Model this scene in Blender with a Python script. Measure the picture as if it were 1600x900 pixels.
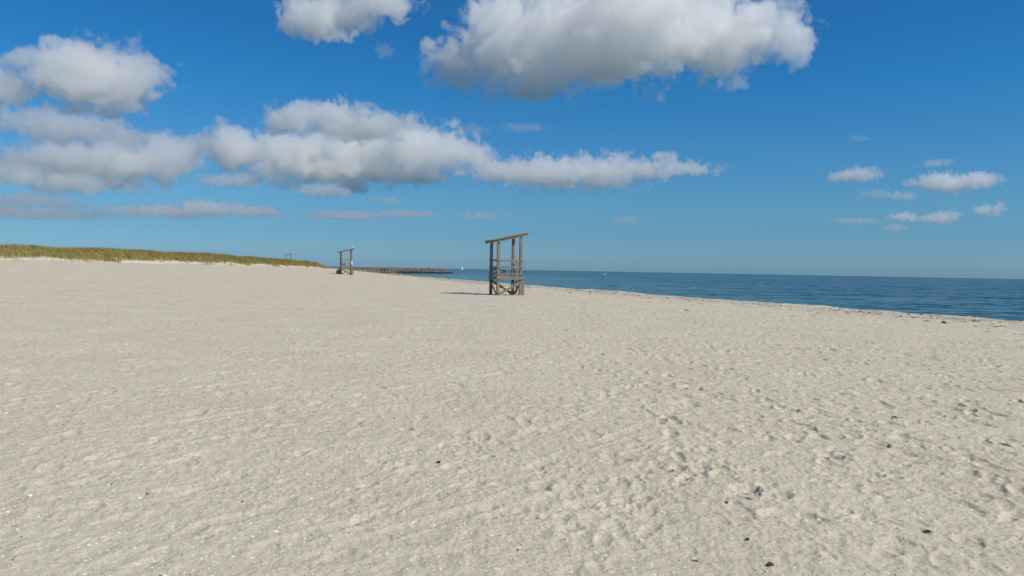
import bpy, bmesh, math, random
import numpy as np
from mathutils import Vector, Matrix

for o in list(bpy.data.objects):
    bpy.data.objects.remove(o)
scene = bpy.context.scene
C = scene.collection
R = math.radians
rng = np.random.default_rng(7)
random.seed(7)

# ------------------------------------------------------------------ camera
F = 1256.0                      # focal length in pixels of a 1600 wide frame
PITCH = math.atan(28.6 / F)
ROLL = R(1.047)
EYE = Vector((0, 0, 1.65))
fwd = Vector((0, math.cos(PITCH), -math.sin(PITCH)))
up0 = Vector((0, math.sin(PITCH), math.cos(PITCH)))
r0 = Vector((1, 0, 0))
right = r0 * math.cos(ROLL) + up0 * math.sin(ROLL)
up = -r0 * math.sin(ROLL) + up0 * math.cos(ROLL)
cam = bpy.data.cameras.new('camera')
cam.sensor_width = 36
cam.lens = 36 * F / 1600
cam.clip_start = 0.1
cam.clip_end = 90000
camo = bpy.data.objects.new('camera', cam)
C.objects.link(camo)
M = Matrix((right, up, -fwd)).transposed().to_4x4()
M.translation = EYE
camo.matrix_world = M
scene.camera = camo

def ray(x, y):
    d = fwd * F + right * (x - 800) + up * (450 - y)
    return d / d.y
def at(x, y, Y):
    """point of the place seen in direction (x, y) at Y metres down the beach"""
    return EYE + ray(x, y) * Y

# ------------------------------------------------------------------ sun and sky
SUN = Vector((3.2, -1.5, 3.5)).normalized()
SUN_EL = math.asin(SUN.z)
SUN_AZ = math.atan2(SUN.x, SUN.y)
sl = bpy.data.lights.new('sun', 'SUN')
sl.energy = 4.25
sl.angle = R(0.53)
sl.color = (1.0, 0.94, 0.84)
so = bpy.data.objects.new('sun', sl)
so.rotation_euler = SUN.to_track_quat('Z', 'Y').to_euler()
C.objects.link(so)

w = bpy.data.worlds.new('World')
scene.world = w
w.use_nodes = True
nt = w.node_tree
bg = nt.nodes['Background']
sky = nt.nodes.new('ShaderNodeTexSky')
sky.sky_type = 'NISHITA'
sky.sun_disc = False
sky.sun_elevation = SUN_EL
sky.sun_rotation = SUN_AZ
sky.altitude = 0
sky.air_density = 1.0
sky.dust_density = 0.35
sky.ozone_density = 3.0
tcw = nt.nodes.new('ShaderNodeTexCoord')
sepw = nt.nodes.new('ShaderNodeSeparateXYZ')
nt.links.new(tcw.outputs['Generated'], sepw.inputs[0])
rampw = nt.nodes.new('ShaderNodeValToRGB')          # bluer than the model's horizon; unseen upper sky given extra red to neutralise shadows
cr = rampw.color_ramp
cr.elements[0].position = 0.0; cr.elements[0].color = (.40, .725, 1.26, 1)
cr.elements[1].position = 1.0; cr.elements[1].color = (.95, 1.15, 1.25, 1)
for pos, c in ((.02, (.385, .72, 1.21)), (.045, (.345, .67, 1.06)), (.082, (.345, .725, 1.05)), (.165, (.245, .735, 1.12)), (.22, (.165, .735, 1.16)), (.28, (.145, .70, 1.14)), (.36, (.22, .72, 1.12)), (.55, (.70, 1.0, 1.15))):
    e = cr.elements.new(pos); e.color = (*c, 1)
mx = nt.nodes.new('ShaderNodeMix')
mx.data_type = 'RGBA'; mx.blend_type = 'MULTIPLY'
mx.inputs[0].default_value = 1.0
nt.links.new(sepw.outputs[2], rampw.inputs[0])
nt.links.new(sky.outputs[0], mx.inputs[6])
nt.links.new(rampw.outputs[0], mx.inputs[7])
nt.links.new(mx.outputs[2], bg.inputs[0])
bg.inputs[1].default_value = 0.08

scene.view_settings.view_transform = 'Standard'
scene.view_settings.look = 'None'
scene.view_settings.exposure = 0.06
scene.view_settings.gamma = 1
scene.view_settings.use_curve_mapping = False
scene.render.engine = 'CYCLES'
cy = scene.cycles
cy.max_bounces = 36
cy.diffuse_bounces = 3
cy.glossy_bounces = 3
cy.volume_bounces = 32
cy.volume_max_steps = 512
cy.use_denoising = True
cy.denoiser = 'OPENIMAGEDENOISE'
cy.denoising_input_passes = 'RGB_ALBEDO_NORMAL'
cy.denoising_prefilter = 'ACCURATE'
cy.use_adaptive_sampling = True
cy.adaptive_threshold = 0.02

# ------------------------------------------------------------------ helpers
def link(o, parent=None):
    C.objects.link(o)
    if parent is not None:
        o.parent = parent
    return o
def tag(o, label=None, cat=None, group=None, kind=None):
    if label: o['label'] = label
    if cat: o['category'] = cat
    if group: o['group'] = group
    if kind: o['kind'] = kind
    return o
def empty(name, loc, rz=0.0):
    o = bpy.data.objects.new(name, None)
    o.location = loc
    o.rotation_euler = (0, 0, rz)
    o.empty_display_size = 0.3
    return link(o)
def mesh_np(name, V, Fc, mat, parent=None, smooth=False, attrs=None):
    V = np.asarray(V, np.float32); Fc = np.asarray(Fc, np.int32)
    me = bpy.data.meshes.new(name)
    k = Fc.shape[1]
    me.vertices.add(len(V)); me.vertices.foreach_set('co', V.ravel())
    me.loops.add(Fc.size); me.loops.foreach_set('vertex_index', Fc.ravel())
    me.polygons.add(len(Fc))
    me.polygons.foreach_set('loop_start', np.arange(0, Fc.size, k, dtype=np.int32))
    me.polygons.foreach_set('loop_total', np.full(len(Fc), k, np.int32))
    if attrs:
        for an, av in attrs.items():
            a = me.attributes.new(an, 'FLOAT', 'POINT')
            a.data.foreach_set('value', np.asarray(av, np.float32))
    me.update(calc_edges=True)
    me.validate()
    if smooth:
        me.polygons.foreach_set('use_smooth', np.ones(len(me.polygons), bool))
    me.materials.append(mat)
    o = bpy.data.objects.new(name, me)
    return link(o, parent)
def bm_obj(name, bm, mat, parent=None, smooth=False):
    me = bpy.data.meshes.new(name)
    bmesh.ops.recalc_face_normals(bm, faces=bm.faces)
    bm.to_mesh(me); bm.free()
    if smooth:
        me.polygons.foreach_set('use_smooth', np.ones(len(me.polygons), bool))
    me.materials.append(mat)
    o = bpy.data.objects.new(name, me)
    return link(o, parent)
def bar(bm, a, b, w, h, upv=(0, 0, 1), bevel=0.006):
    """a sawn timber of section w x h from a to b"""
    a = Vector(a); b = Vector(b)
    z = (b - a).normalized()
    u = Vector(upv)
    x = u.cross(z)
    if x.length < 1e-4: x = Vector((1, 0, 0)).cross(z)
    x.normalize(); y = z.cross(x)
    vs = []
    for p in (a, b):
        for sx, sy in ((-1, -1), (1, -1), (1, 1), (-1, 1)):
            vs.append(bm.verts.new(p + x * sx * w / 2 + y * sy * h / 2))
    fs = [(0, 3, 2, 1), (4, 5, 6, 7), (0, 1, 5, 4), (1, 2, 6, 5), (2, 3, 7, 6), (3, 0, 4, 7)]
    faces = [bm.faces.new([vs[i] for i in f]) for f in fs]
    if bevel:
        es = list({e for f in faces for e in f.edges})
        bmesh.ops.bevel(bm, geom=es, offset=bevel, segments=1, affect='EDGES')
def new_mat(name, rough=0.8, spec=0.3):
    m = bpy.data.materials.new(name)
    m.use_nodes = True
    b = m.node_tree.nodes['Principled BSDF']
    b.inputs['Roughness'].default_value = rough
    b.inputs['Specular IOR Level'].default_value = spec
    return m, m.node_tree, b
def N(t, typ, **kw):
    n = t.nodes.new(typ)
    for k, v in kw.items():
        setattr(n, k, v)
    return n
def setin(t, sock, v):
    if isinstance(v, bpy.types.NodeSocket): t.links.new(v, sock)
    elif v is not None: sock.default_value = v
def mathn(t, op, a, b=None, c=None, clamp=False):
    n = N(t, 'ShaderNodeMath', operation=op, use_clamp=clamp)
    setin(t, n.inputs[0], a); setin(t, n.inputs[1], b)
    if c is not None: setin(t, n.inputs[2], c)
    return n.outputs[0]
def noise(t, scale, vec=None, detail=3.0, rough=0.5, dist=0.0):
    n = N(t, 'ShaderNodeTexNoise')
    n.inputs['Scale'].default_value = scale
    n.inputs['Detail'].default_value = detail
    n.inputs['Roughness'].default_value = rough
    n.inputs['Distortion'].default_value = dist
    if vec is not None: t.links.new(vec, n.inputs['Vector'])
    return n.outputs[0]
def mix(t, fac, a, b, mode='MIX'):
    n = N(t, 'ShaderNodeMix', data_type='RGBA', blend_type=mode)
    setin(t, n.inputs[0], fac)
    setin(t, n.inputs[6], (*a, 1) if isinstance(a, tuple) else a)
    setin(t, n.inputs[7], (*b, 1) if isinstance(b, tuple) else b)
    return n.outputs[2]
def ramp(t, v, a, b):
    n = N(t, 'ShaderNodeMapRange', interpolation_type='SMOOTHSTEP')
    setin(t, n.inputs[0], v)
    n.inputs[1].default_value = a; n.inputs[2].default_value = b
    return n.outputs[0]
def mapping(t, vec, scale=(1, 1, 1), rot=(0, 0, 0)):
    n = N(t, 'ShaderNodeMapping')
    t.links.new(vec, n.inputs[0])
    n.inputs['Scale'].default_value = scale
    n.inputs['Rotation'].default_value = rot
    return n.outputs[0]
def bump(t, h, dist, strength=1.0, normal=None):
    n = N(t, 'ShaderNodeBump')
    n.inputs['Strength'].default_value = strength
    n.inputs['Distance'].default_value = dist
    t.links.new(h, n.inputs['Height'])
    if normal is not None: t.links.new(normal, n.inputs['Normal'])
    return n.outputs[0]

# ------------------------------------------------------------------ terrain
def S(a, b, x):
    t = np.clip((x - a) / (b - a), 0, 1)
    return t * t * (3 - 2 * t)
EY = np.array([-3000, -200, 0, 20, 40, 48, 59, 80, 92, 112, 175, 216, 287, 380, 440, 480, 560, 700, 3000, 40000.])
EX = np.array([800, 85, 36, 31, 25.4, 22.9, 18.8, 12.2, 8.0, 1.6, -15, -27, -43, -62, -80, -105, -190, -330, -2600, -38000.])
def edge(Y):
    return np.interp(Y, EY, EX)

def fft_noise(ny, nx, cell, beta, lo, hi, seed, aniso=(1.0, 1.0), ang=0.0):
    """random height map, power law spectrum between the wavelengths lo and hi (metres), unit deviation"""
    g = np.random.default_rng(seed)
    fy = np.fft.fftfreq(ny, cell)[:, None]; fx = np.fft.rfftfreq(nx, cell)[None, :]
    ca, sa = math.cos(ang), math.sin(ang)
    gx = (fx * ca + fy * sa) * aniso[0]; gy = (-fx * sa + fy * ca) * aniso[1]
    f = np.sqrt(gx * gx + gy * gy); f[0, 0] = 1e9
    amp = f ** (-beta / 2) * (f > 1 / hi) * (f < 1 / lo)
    ph = g.random(f.shape) * 2 * np.pi
    h = np.fft.irfft2(amp * np.exp(1j * ph), s=(ny, nx))
    return (h / h.std()).astype(np.float32)

class HMap:
    def __init__(s, x0, x1, y0, y1, cell):
        s.x0, s.y0, s.cell = x0, y0, cell
        s.nx = int((x1 - x0) / cell) // 2 * 2; s.ny = int((y1 - y0) / cell) // 2 * 2
        s.x1 = x0 + s.nx * cell; s.y1 = y0 + s.ny * cell
        s.h = np.zeros((s.ny, s.nx), np.float32)
    def stamp(s, x, y, ang, a, b, depth, rim, skew, tread=0.0):
        R_ = max(a, b) * 2.3
        i0 = int((x - R_ - s.x0) / s.cell); i1 = int((x + R_ - s.x0) / s.cell) + 1
        j0 = int((y - R_ - s.y0) / s.cell); j1 = int((y + R_ - s.y0) / s.cell) + 1
        i0 = max(i0, 0); j0 = max(j0, 0); i1 = min(i1, s.nx); j1 = min(j1, s.ny)
        if i1 - i0 < 2 or j1 - j0 < 2: return
        xs = s.x0 + (np.arange(i0, i1) + .5) * s.cell - x
        ys = s.y0 + (np.arange(j0, j1) + .5) * s.cell - y
        sa, ca = math.sin(ang), math.cos(ang)
        u = xs[None, :] * sa + ys[:, None] * ca
        v = xs[None, :] * ca - ys[:, None] * sa
        v = v + skew * u * u / a
        bb = b * (1 + .25 * u / a)
        q = (u / a) ** 2 + (v / np.maximum(bb, b * .4)) ** 2
        rho = np.sqrt(q)
        pit = 1 / (1 + np.exp(np.clip((rho - 1) * 7.5, -40, 40)))
        if tread: pit = pit * (1 + tread * np.sin(u * (2 * np.pi / .034)))
        rm = np.exp(-((rho - 1.42) / .28) ** 2) * (1 + .9 * u / a * np.exp(-rho * .5)) 
        s.h[j0:j1, i0:i1] += depth * (-pit + rim * rm)
    def sample(s, X, Y):
        fx = np.clip((X - s.x0) / s.cell - .5, 0, s.nx - 1.001); fy = np.clip((Y - s.y0) / s.cell - .5, 0, s.ny - 1.001)
        i = fx.astype(int); j = fy.astype(int); tx = fx - i; ty = fy - j
        h = s.h
        return (h[j, i] * (1 - tx) + h[j, i + 1] * tx) * (1 - ty) + (h[j + 1, i] * (1 - tx) + h[j + 1, i + 1] * tx) * ty
    def weight(s, X, Y, m):
        return S(0, m, X - s.x0) * S(0, m, s.x1 - X) * S(0, m, Y - s.y0) * S(0, m, s.y1 - Y)

def heading(x, y):
    """the way people walked here, angle from +Y towards +X"""
    base = -.12 * math.atan2(x - 1.5, 7.0) * 2.5 + .05
    if random.random() < .22: base += random.uniform(-1.4, 1.4)
    return base + random.gauss(0, .22)

fine = HMap(-17, 17, 2.2, 31, 0.0125)
coarse = HMap(-75, 62, -12, 125, 0.055)
def tread_path(hm, x, y, n, depth):
    a = random.choice((.65, .5, -.5, -.2, .1, 1.3)) + random.gauss(0, .2)
    side = 1
    for i in range(n):
        a += random.gauss(0, .04)
        x += math.sin(a) * .68; y += math.cos(a) * .68
        side = -side
        k = random.uniform(.7, 1.25)
        hm.stamp(x + math.cos(a) * .11 * side, y - math.sin(a) * .11 * side, a + side * .12 + random.gauss(0, .1),
                 .145 * k * random.uniform(.85, 1.2), .062 * k * random.uniform(.8, 1.4), depth * random.uniform(.5, 1.4), random.uniform(.25, .55), random.uniform(-.2, .2), random.choice((0, 0, .35)))
def scatter(hm, dens, dscale, big=1.0):
    area = (hm.x1 - hm.x0) * (hm.y1 - hm.y0)
    for _ in range(int(area * dens)):
        x = random.uniform(hm.x0, hm.x1); y = random.uniform(hm.y0, hm.y1)
        # fewer and older prints on the left of the beach
        amt = .5 + .5 * (1 / (1 + math.exp(-(x + .10 * y * 0 - 0.5) / 1.6)))
        if random.random() > .45 + .55 * amt: continue
        k = random.uniform(.55, 1.35)
        hm.stamp(x, y, heading(x, y), .10 * big * k * random.uniform(.7, 1.7), .05 * big * k * random.uniform(.7, 1.5),
                 dscale * (.35 + .9 * amt * amt) * abs(random.gauss(.6, .5)) * k, random.uniform(.1, .6), random.uniform(-.5, .5))
scatter(fine, 18, .0105)
scatter(coarse, 3.4, .026, 1.4)
for _ in range(46):
    tread_path(fine, random.uniform(-14, 15), random.uniform(-2, 22), random.randint(10, 30), .0115)
for _ in range(12):
    tread_path(fine, random.uniform(0, 9), random.uniform(2, 9), random.randint(8, 16), .012)
for _ in range(60):
    tread_path(coarse, random.uniform(-50, 30), random.uniform(0, 90), random.randint(20, 60), .024)
def walker(hm, x, y, a, n, depth):
    """one person's clear shoe prints: sole, waist and heel, left and right in turn"""
    side = random.choice((-1, 1))
    tr = random.choice((0, .3, .45))
    for i in range(n):
        a += random.gauss(0, .05); x += math.sin(a) * .64; y += math.cos(a) * .64; side = -side
        fa = a + side * .14
        fx, fy = x + math.cos(a) * .10 * side, y - math.sin(a) * .10 * side
        dd = depth * random.uniform(.7, 1.3)
        hm.stamp(fx + math.sin(fa) * .065, fy + math.cos(fa) * .065, fa, .085, .051, dd, .45, .03 * side, tr)
        hm.stamp(fx - math.sin(fa) * .085, fy - math.cos(fa) * .085, fa, .046, .038, dd * 1.05, .4, 0.0, tr * .6)
for x, y, a, n in ((-.9, 3.6, .5, 9), (.2, 3.3, .25, 10), (1.3, 3.6, -.35, 9), (2.0, 3.5, .1, 10), (2.9, 4.4, -.5, 9), (3.4, 4.0, .35, 8), (-.4, 5.2, 1.2, 7), (.6, 5.8, -.9, 6), (1.4, 5.6, .9, 8), (-2.2, 4.4, .45, 9), (4.2, 6.0, -.3, 9), (-3.6, 6.0, .3, 8)):
    walker(fine, x, y, a, n, .0105)
def track(hm, p0, p1, wid, depth, bend=0.0):
    """a shallow wheel rut: long groove with raised lips and cross bars"""
    p0 = np.array(p0); p1 = np.array(p1); L_ = np.hypot(*(p1 - p0)); d_ = (p1 - p0) / L_; n_ = np.array([d_[1], -d_[0]])
    xs = hm.x0 + (np.arange(hm.nx) + .5) * hm.cell; ys = hm.y0 + (np.arange(hm.ny) + .5) * hm.cell
    i0 = max(0, int((min(p0[0], p1[0]) - 1 - hm.x0) / hm.cell)); i1 = min(hm.nx, int((max(p0[0], p1[0]) + 1 - hm.x0) / hm.cell))
    j0 = max(0, int((min(p0[1], p1[1]) - 1 - hm.y0) / hm.cell)); j1 = min(hm.ny, int((max(p0[1], p1[1]) + 1 - hm.y0) / hm.cell))
    dx = xs[None, i0:i1] - p0[0]; dy = ys[j0:j1, None] - p0[1]
    u = dx * d_[0] + dy * d_[1]; v = dx * n_[0] + dy * n_[1] - bend * np.sin(np.pi * u / L_) - .02 * np.sin(u * 3.1)
    a_ = S(0, .6, u) * S(0, .6, L_ - u)
    rho = np.abs(v) / wid
    pr = -1 / (1 + np.exp(np.clip((rho - 1) * 6, -40, 40))) + .75 * np.exp(-((rho - 1.5) / .35) ** 2)
    hm.h[j0:j1, i0:i1] += depth * a_ * pr * (.65 + .35 * np.sin(u * 1.7 + p0[0])) 
for p0, p1, bd in (((-3.1, 3.6), (1.6, 10.4), .25), ((-2.6, 3.3), (2.4, 10.2), .25), ((-4.6, 4.4), (-.4, 11.5), -.2), ((-6.5, 5.2), (-.8, 12.0), .3), ((-1.9, 3.6), (1.9, 8.3), .1), ((-8, 7.5), (2, 17), .3), ((-7.2, 7.2), (3, 16.5), .3), ((3.4, 10.5), (5.0, 6.0), .1), ((2.9, 10.4), (4.5, 5.6), .1)):
    track(fine, p0, p1, random.uniform(.045, .08), random.uniform(.005, .009), bd)
fine.h = (fine.h
    + .0044 * fft_noise(fine.ny, fine.nx, fine.cell, 3.2, .12, 2.2, 1, (1.35, .75), .35)
    + .0032 * fft_noise(fine.ny, fine.nx, fine.cell, 2.6, .03, .35, 2, (1.25, .8), -.3)
    + .0016 * fft_noise(fine.ny, fine.nx, fine.cell, 2.0, .025, .09, 3))
coarse.h = (coarse.h
    + .011 * fft_noise(coarse.ny, coarse.nx, coarse.cell, 3.0, .25, 5.0, 4, (1.2, .85), .1)
    + .0045 * fft_noise(coarse.ny, coarse.nx, coarse.cell, 2.4, .12, .8, 5))
wide = HMap(-700, 700, -700, 700, 0.7)
wide.h = (fft_noise(wide.ny, wide.nx, wide.cell, 3.2, 2.0, 40.0, 6)).astype(np.float32)
wide2 = HMap(-700, 700, -700, 700, 0.7)
wide2.h = fft_noise(wide2.ny, wide2.nx, wide2.cell, 2.5, 1.5, 9.0, 8)

def dune_mask(X, Y):
    wob = 1.6 * wide.sample(X * 0 - 300, Y) if isinstance(Y, np.ndarray) else 0
    toe = -50.0 + wob * .8
    end = 222 + (-X - 52) * 4.6
    end = np.minimum(end, 420)
    return S(0, 8.5, toe - X) * (1 - S(-15, 7, Y - end))
def crest_h(Y):
    return np.interp(Y, [-200, 40, 85, 120, 150, 182, 208, 230, 400], [1.7, 1.35, 1.3, 1.5, 1.65, 1.55, 1.4, 1.25, .5])
def terrain(X, Y, detail=True):
    X = np.asarray(X, float); Y = np.asarray(Y, float)
    s = (edge(Y) - X) * .95
    z = np.where(s > 0, -.5 * (1 - S(0, 18, s)), np.maximum(-.5 + s * .125, -6 + s * .0008))
    rise = 1.65 * np.clip((-X - 5) / 45, 0, 1) ** 1.6 * (1 - .25 * S(130, 210, Y)) * (1 - .62 * S(205, 320, Y)) * S(0, 25, s)
    z = z + rise
    dm = dune_mask(X, Y)
    z = z + dm * (crest_h(Y) + .08 * wide.sample(X, Y) + .06 * wide2.sample(X, Y))
    z = z + .03 * wide.sample(X, Y) * S(25, 90, np.hypot(X, Y)) * (1 - dm)
    # berm of coarse stuff along the edge
    z = z + (.10 * np.exp(-((s - 1.2) / 1.6) ** 2) + .06 * np.exp(-((s - 6) / 2.2) ** 2)) * (1 + .22 * wide2.sample(X, Y))
    if detail:
        wf = fine.weight(X, Y, 4.0); wc = coarse.weight(X, Y, 10.0)
        z = z + wf * fine.sample(X, Y) + (1 - wf) * wc * coarse.sample(X, Y)
    return z
def tz(x, y, detail=True):
    return float(terrain(np.array([x]), np.array([y]), detail)[0])
def ground(x, y):
    """point of the sand seen in direction (x, y)"""
    d = ray(x, y); a, b = 2.0, 700.0
    Ys = np.geomspace(2, 700, 4000)
    zz = EYE.z + d.z * Ys - terrain(d.x * Ys, Ys, False)
    k = np.argmax(zz < 0)
    Yh = Ys[k] if zz.min() < 0 else 300
    return Vector((d.x * Yh, Yh, tz(d.x * Yh, Yh)))

# sand sheet: rings round the camera's spot, finest where the eye is closest
th = np.concatenate([np.arange(-R(42), R(42), .00115), np.linspace(R(42), 2 * np.pi - R(42), 70)[:-1]])
def geo(a, b, k):
    return np.geomspace(a, b, max(2, int(math.log(b / a) / k)))[:-1]
rr = np.concatenate([geo(.25, 3.6, .06), geo(3.6, 22, .0026), geo(22, 60, .0045), geo(60, 330, .0075), geo(330, 45000, .07), [45000]])
TH, RR = np.meshgrid(th, rr)
X = RR * np.sin(TH); Y = RR * np.cos(TH)
Z = terrain(X, Y)
nr, nc = X.shape
V = np.stack([X.ravel(), Y.ravel(), Z.ravel()], 1)
ii = np.arange(nr - 1)[:, None] * nc; jj = np.arange(nc)[None, :]; j2 = (jj + 1) % nc
Fq = np.stack([(ii + jj).ravel(), (ii + j2).ravel(), (ii + nc + j2).ravel(), (ii + nc + jj).ravel()], 1)
Fq = Fq[:, ::-1]
sv = (edge(Y) - X) * .95
dune_attr = dune_mask(X, Y)
V = np.vstack([V, [[0, 0, Z[0].mean()]]])
sand_attr = dict(inland=np.append(sv.ravel(), 30), dune=np.append(dune_attr.ravel(), 0))

m_sand, t, b = new_mat('dry_beach_sand', .95, .15)
tc = N(t, 'ShaderNodeNewGeometry').outputs['Position']
a_in = N(t, 'ShaderNodeAttribute', attribute_name='inland').outputs['Fac']
a_du = N(t, 'ShaderNodeAttribute', attribute_name='dune').outputs['Fac']
n1 = noise(t, .55, tc, 4, .55)
n2 = noise(t, 7.0, mapping(t, tc, (1.2, .7, 1)), 4, .6)
n3 = noise(t, 160.0, tc, 3, .7)
col = mix(t, ramp(t, n1, .3, .7), (.485, .428, .325), (.53, .475, .366))
col = mix(t, mathn(t, 'MULTIPLY', ramp(t, n2, .5, .72), .35), col, (.58, .52, .39))
col = mix(t, mathn(t, 'MULTIPLY', ramp(t, n2, .5, .3), .3), col, (.37, .325, .245))
col = mix(t, mathn(t, 'MULTIPLY', ramp(t, n3, .53, .7), .5), col, (.27, .24, .2))
col = mix(t, mathn(t, 'MULTIPLY', ramp(t, n3, .46, .3), .5), col, (.62, .57, .48))
# grit: dark and pale specks of a few millimetres to a centimetre
for sc_, thr, cc, amt in ((55, .10, (.13, .11, .09), .8), (38, .085, (.72, .69, .62), .9), (22, .05, (.75, .72, .66), .9), (26, .05, (.10, .085, .07), .8)):
    vo = N(t, 'ShaderNodeTexVoronoi'); vo.inputs['Scale'].default_value = sc_
    t.links.new(tc, vo.inputs['Vector'])
    sel = N(t, 'ShaderNodeSeparateColor'); t.links.new(vo.outputs['Color'], sel.inputs[0])
    f = mathn(t, 'MULTIPLY', mathn(t, 'LESS_THAN', vo.outputs['Distance'], thr * 2.2), mathn(t, 'GREATER_THAN', sel.outputs[0], .72))
    col = mix(t, mathn(t, 'MULTIPLY', f, amt), col, cc)
# wrack band near the sea: brownish pebbly sand, streaked along the shore
stre = noise(t, .9, mapping(t, tc, (1.0, .22, 1), (0, 0, .25)), 5, .65)
fin = noise(t, 5.5, mapping(t, tc, (1.0, .5, 1), (0, 0, .25)), 4, .7)
wr = mathn(t, 'MULTIPLY', ramp(t, a_in, 13, 5), ramp(t, stre, .44, .62))
wr = mathn(t, 'MULTIPLY', wr, ramp(t, fin, .38, .6))
col = mix(t, mathn(t, 'MULTIPLY', wr, .85), col, (.22, .175, .135))
wet = ramp(t, a_in, 1.0, -3.0)
col = mix(t, mathn(t, 'MULTIPLY', ramp(t, a_in, 3.0, 0.3), mathn(t, 'SUBTRACT', 1, wet)), col, (.50, .455, .37))
col = mix(t, wet, col, (.25, .215, .165))
# pale clean sand at the toe of the dune, litter among the grass
lit = noise(t, 1.3, tc, 4, .65)
toe = mathn(t, 'MULTIPLY', ramp(t, a_du, .0, .05), ramp(t, a_du, .5, .2))
col = mix(t, mathn(t, 'MULTIPLY', toe, .8), col, (.60, .55, .46))
gr = mathn(t, 'MULTIPLY', ramp(t, a_du, .1, .5), ramp(t, lit, .36, .52))
col = mix(t, gr, col, (.16, .14, .07))
t.links.new(col, b.inputs['Base Color'])
n4 = noise(t, 28.0, tc, 4, .6)
n5 = noise(t, 6.0, mapping(t, tc, (1.25, .8, 1)), 3, .6)
nb = bump(t, n5, .032, .7)
nb = bump(t, n4, .012, .7, nb)
nb = bump(t, n3, .003, .8, nb)
t.links.new(nb, b.inputs['Normal'])

sand = mesh_np('sand', V, Fq, m_sand, smooth=True, attrs=sand_attr)
sand['kind'] = 'structure'

# ------------------------------------------------------------------ sea
SEA = -1.5
m_sea, t, b = new_mat('sea_water', .12, .014)
b.inputs['IOR'].default_value = 1.333
tc = N(t, 'ShaderNodeNewGeometry').outputs['Position']
sep = N(t, 'ShaderNodeSeparateXYZ'); t.links.new(tc, sep.inputs[0])
big = noise(t, .006, mapping(t, tc, (.55, 2.6, 1), (0, 0, -.12)), 4, .55)
shal = ramp(t, sep.outputs[0], 70, -25)
shal2 = ramp(t, big, .36, .66)
deep = mix(t, shal2, (.0025, .040, .092), (.009, .068, .122))
colw = mix(t, mathn(t, 'MULTIPLY', shal, ramp(t, sep.outputs[1], 700, 250)), deep, (.045, .140, .175))
colw = mix(t, ramp(t, sep.outputs[1], 900, 5000), colw, (.007, .060, .090))
t.links.new(colw, b.inputs['Base Color'])
def vnoise(scale, sc3, rot, det):
    n_ = N(t, 'ShaderNodeTexNoise'); n_.inputs['Scale'].default_value = scale; n_.inputs['Detail'].default_value = det; n_.inputs['Roughness'].default_value = .6
    t.links.new(mapping(t, tc, sc3, (0, 0, rot)), n_.inputs['Vector'])
    return n_.outputs['Color']
def vmath(op, a_, b_):
    n_ = N(t, 'ShaderNodeVectorMath', operation=op); setin(t, n_.inputs[0], a_); setin(t, n_.inputs[1], b_)
    return n_.outputs[0]
wind = noise(t, .02, mapping(t, tc, (.5, 1.8, 1), (0, 0, .1)), 4, .6)     # wind patches roughen the water
amp_ = N(t, 'ShaderNodeMapRange'); setin(t, amp_.inputs[0], wind)
for k_, v_ in ((1, .32), (2, .68), (3, 1.3), (4, 2.1)): amp_.inputs[k_].default_value = v_
sw = vmath('SUBTRACT', vnoise(.75, (.5, 1.3, 1), .3, 4), (.5, .5, .5))
sw2 = vmath('SUBTRACT', vnoise(.11, (.4, 1.6, 1), .12, 2), (.5, .5, .5))
sl_ = vmath('ADD', vmath('MULTIPLY', sw, (1.1, 1.5, 0)), vmath('MULTIPLY', sw2, (.3, .6, 0)))
sc_ = N(t, 'ShaderNodeVectorMath', operation='SCALE'); t.links.new(sl_, sc_.inputs[0]); t.links.new(amp_.outputs[0], sc_.inputs['Scale'])
nrm_ = N(t, 'ShaderNodeVectorMath', operation='NORMALIZE')
t.links.new(vmath('ADD', sc_.outputs[0], (0, 0, 1)), nrm_.inputs[0])
t.links.new(nrm_.outputs[0], b.inputs['Normal'])
rs = np.concatenate([np.geomspace(20, 60000, 70)])
ts = np.linspace(-R(100), R(130), 120)
TT, RS = np.meshgrid(ts, rs)
Vw = np.stack([(RS * np.sin(TT)).ravel(), (RS * np.cos(TT)).ravel(), np.full(TT.size, SEA)], 1)
nr, nc = TT.shape
ii = np.arange(nr - 1)[:, None] * nc; jj = np.arange(nc - 1)[None, :]
Fw = np.stack([(ii + nc + jj).ravel(), (ii + nc + jj + 1).ravel(), (ii + jj + 1).ravel(), (ii + jj).ravel()], 1)
sea = mesh_np('water', Vw, Fw, m_sea)
sea['kind'] = 'structure'

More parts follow.
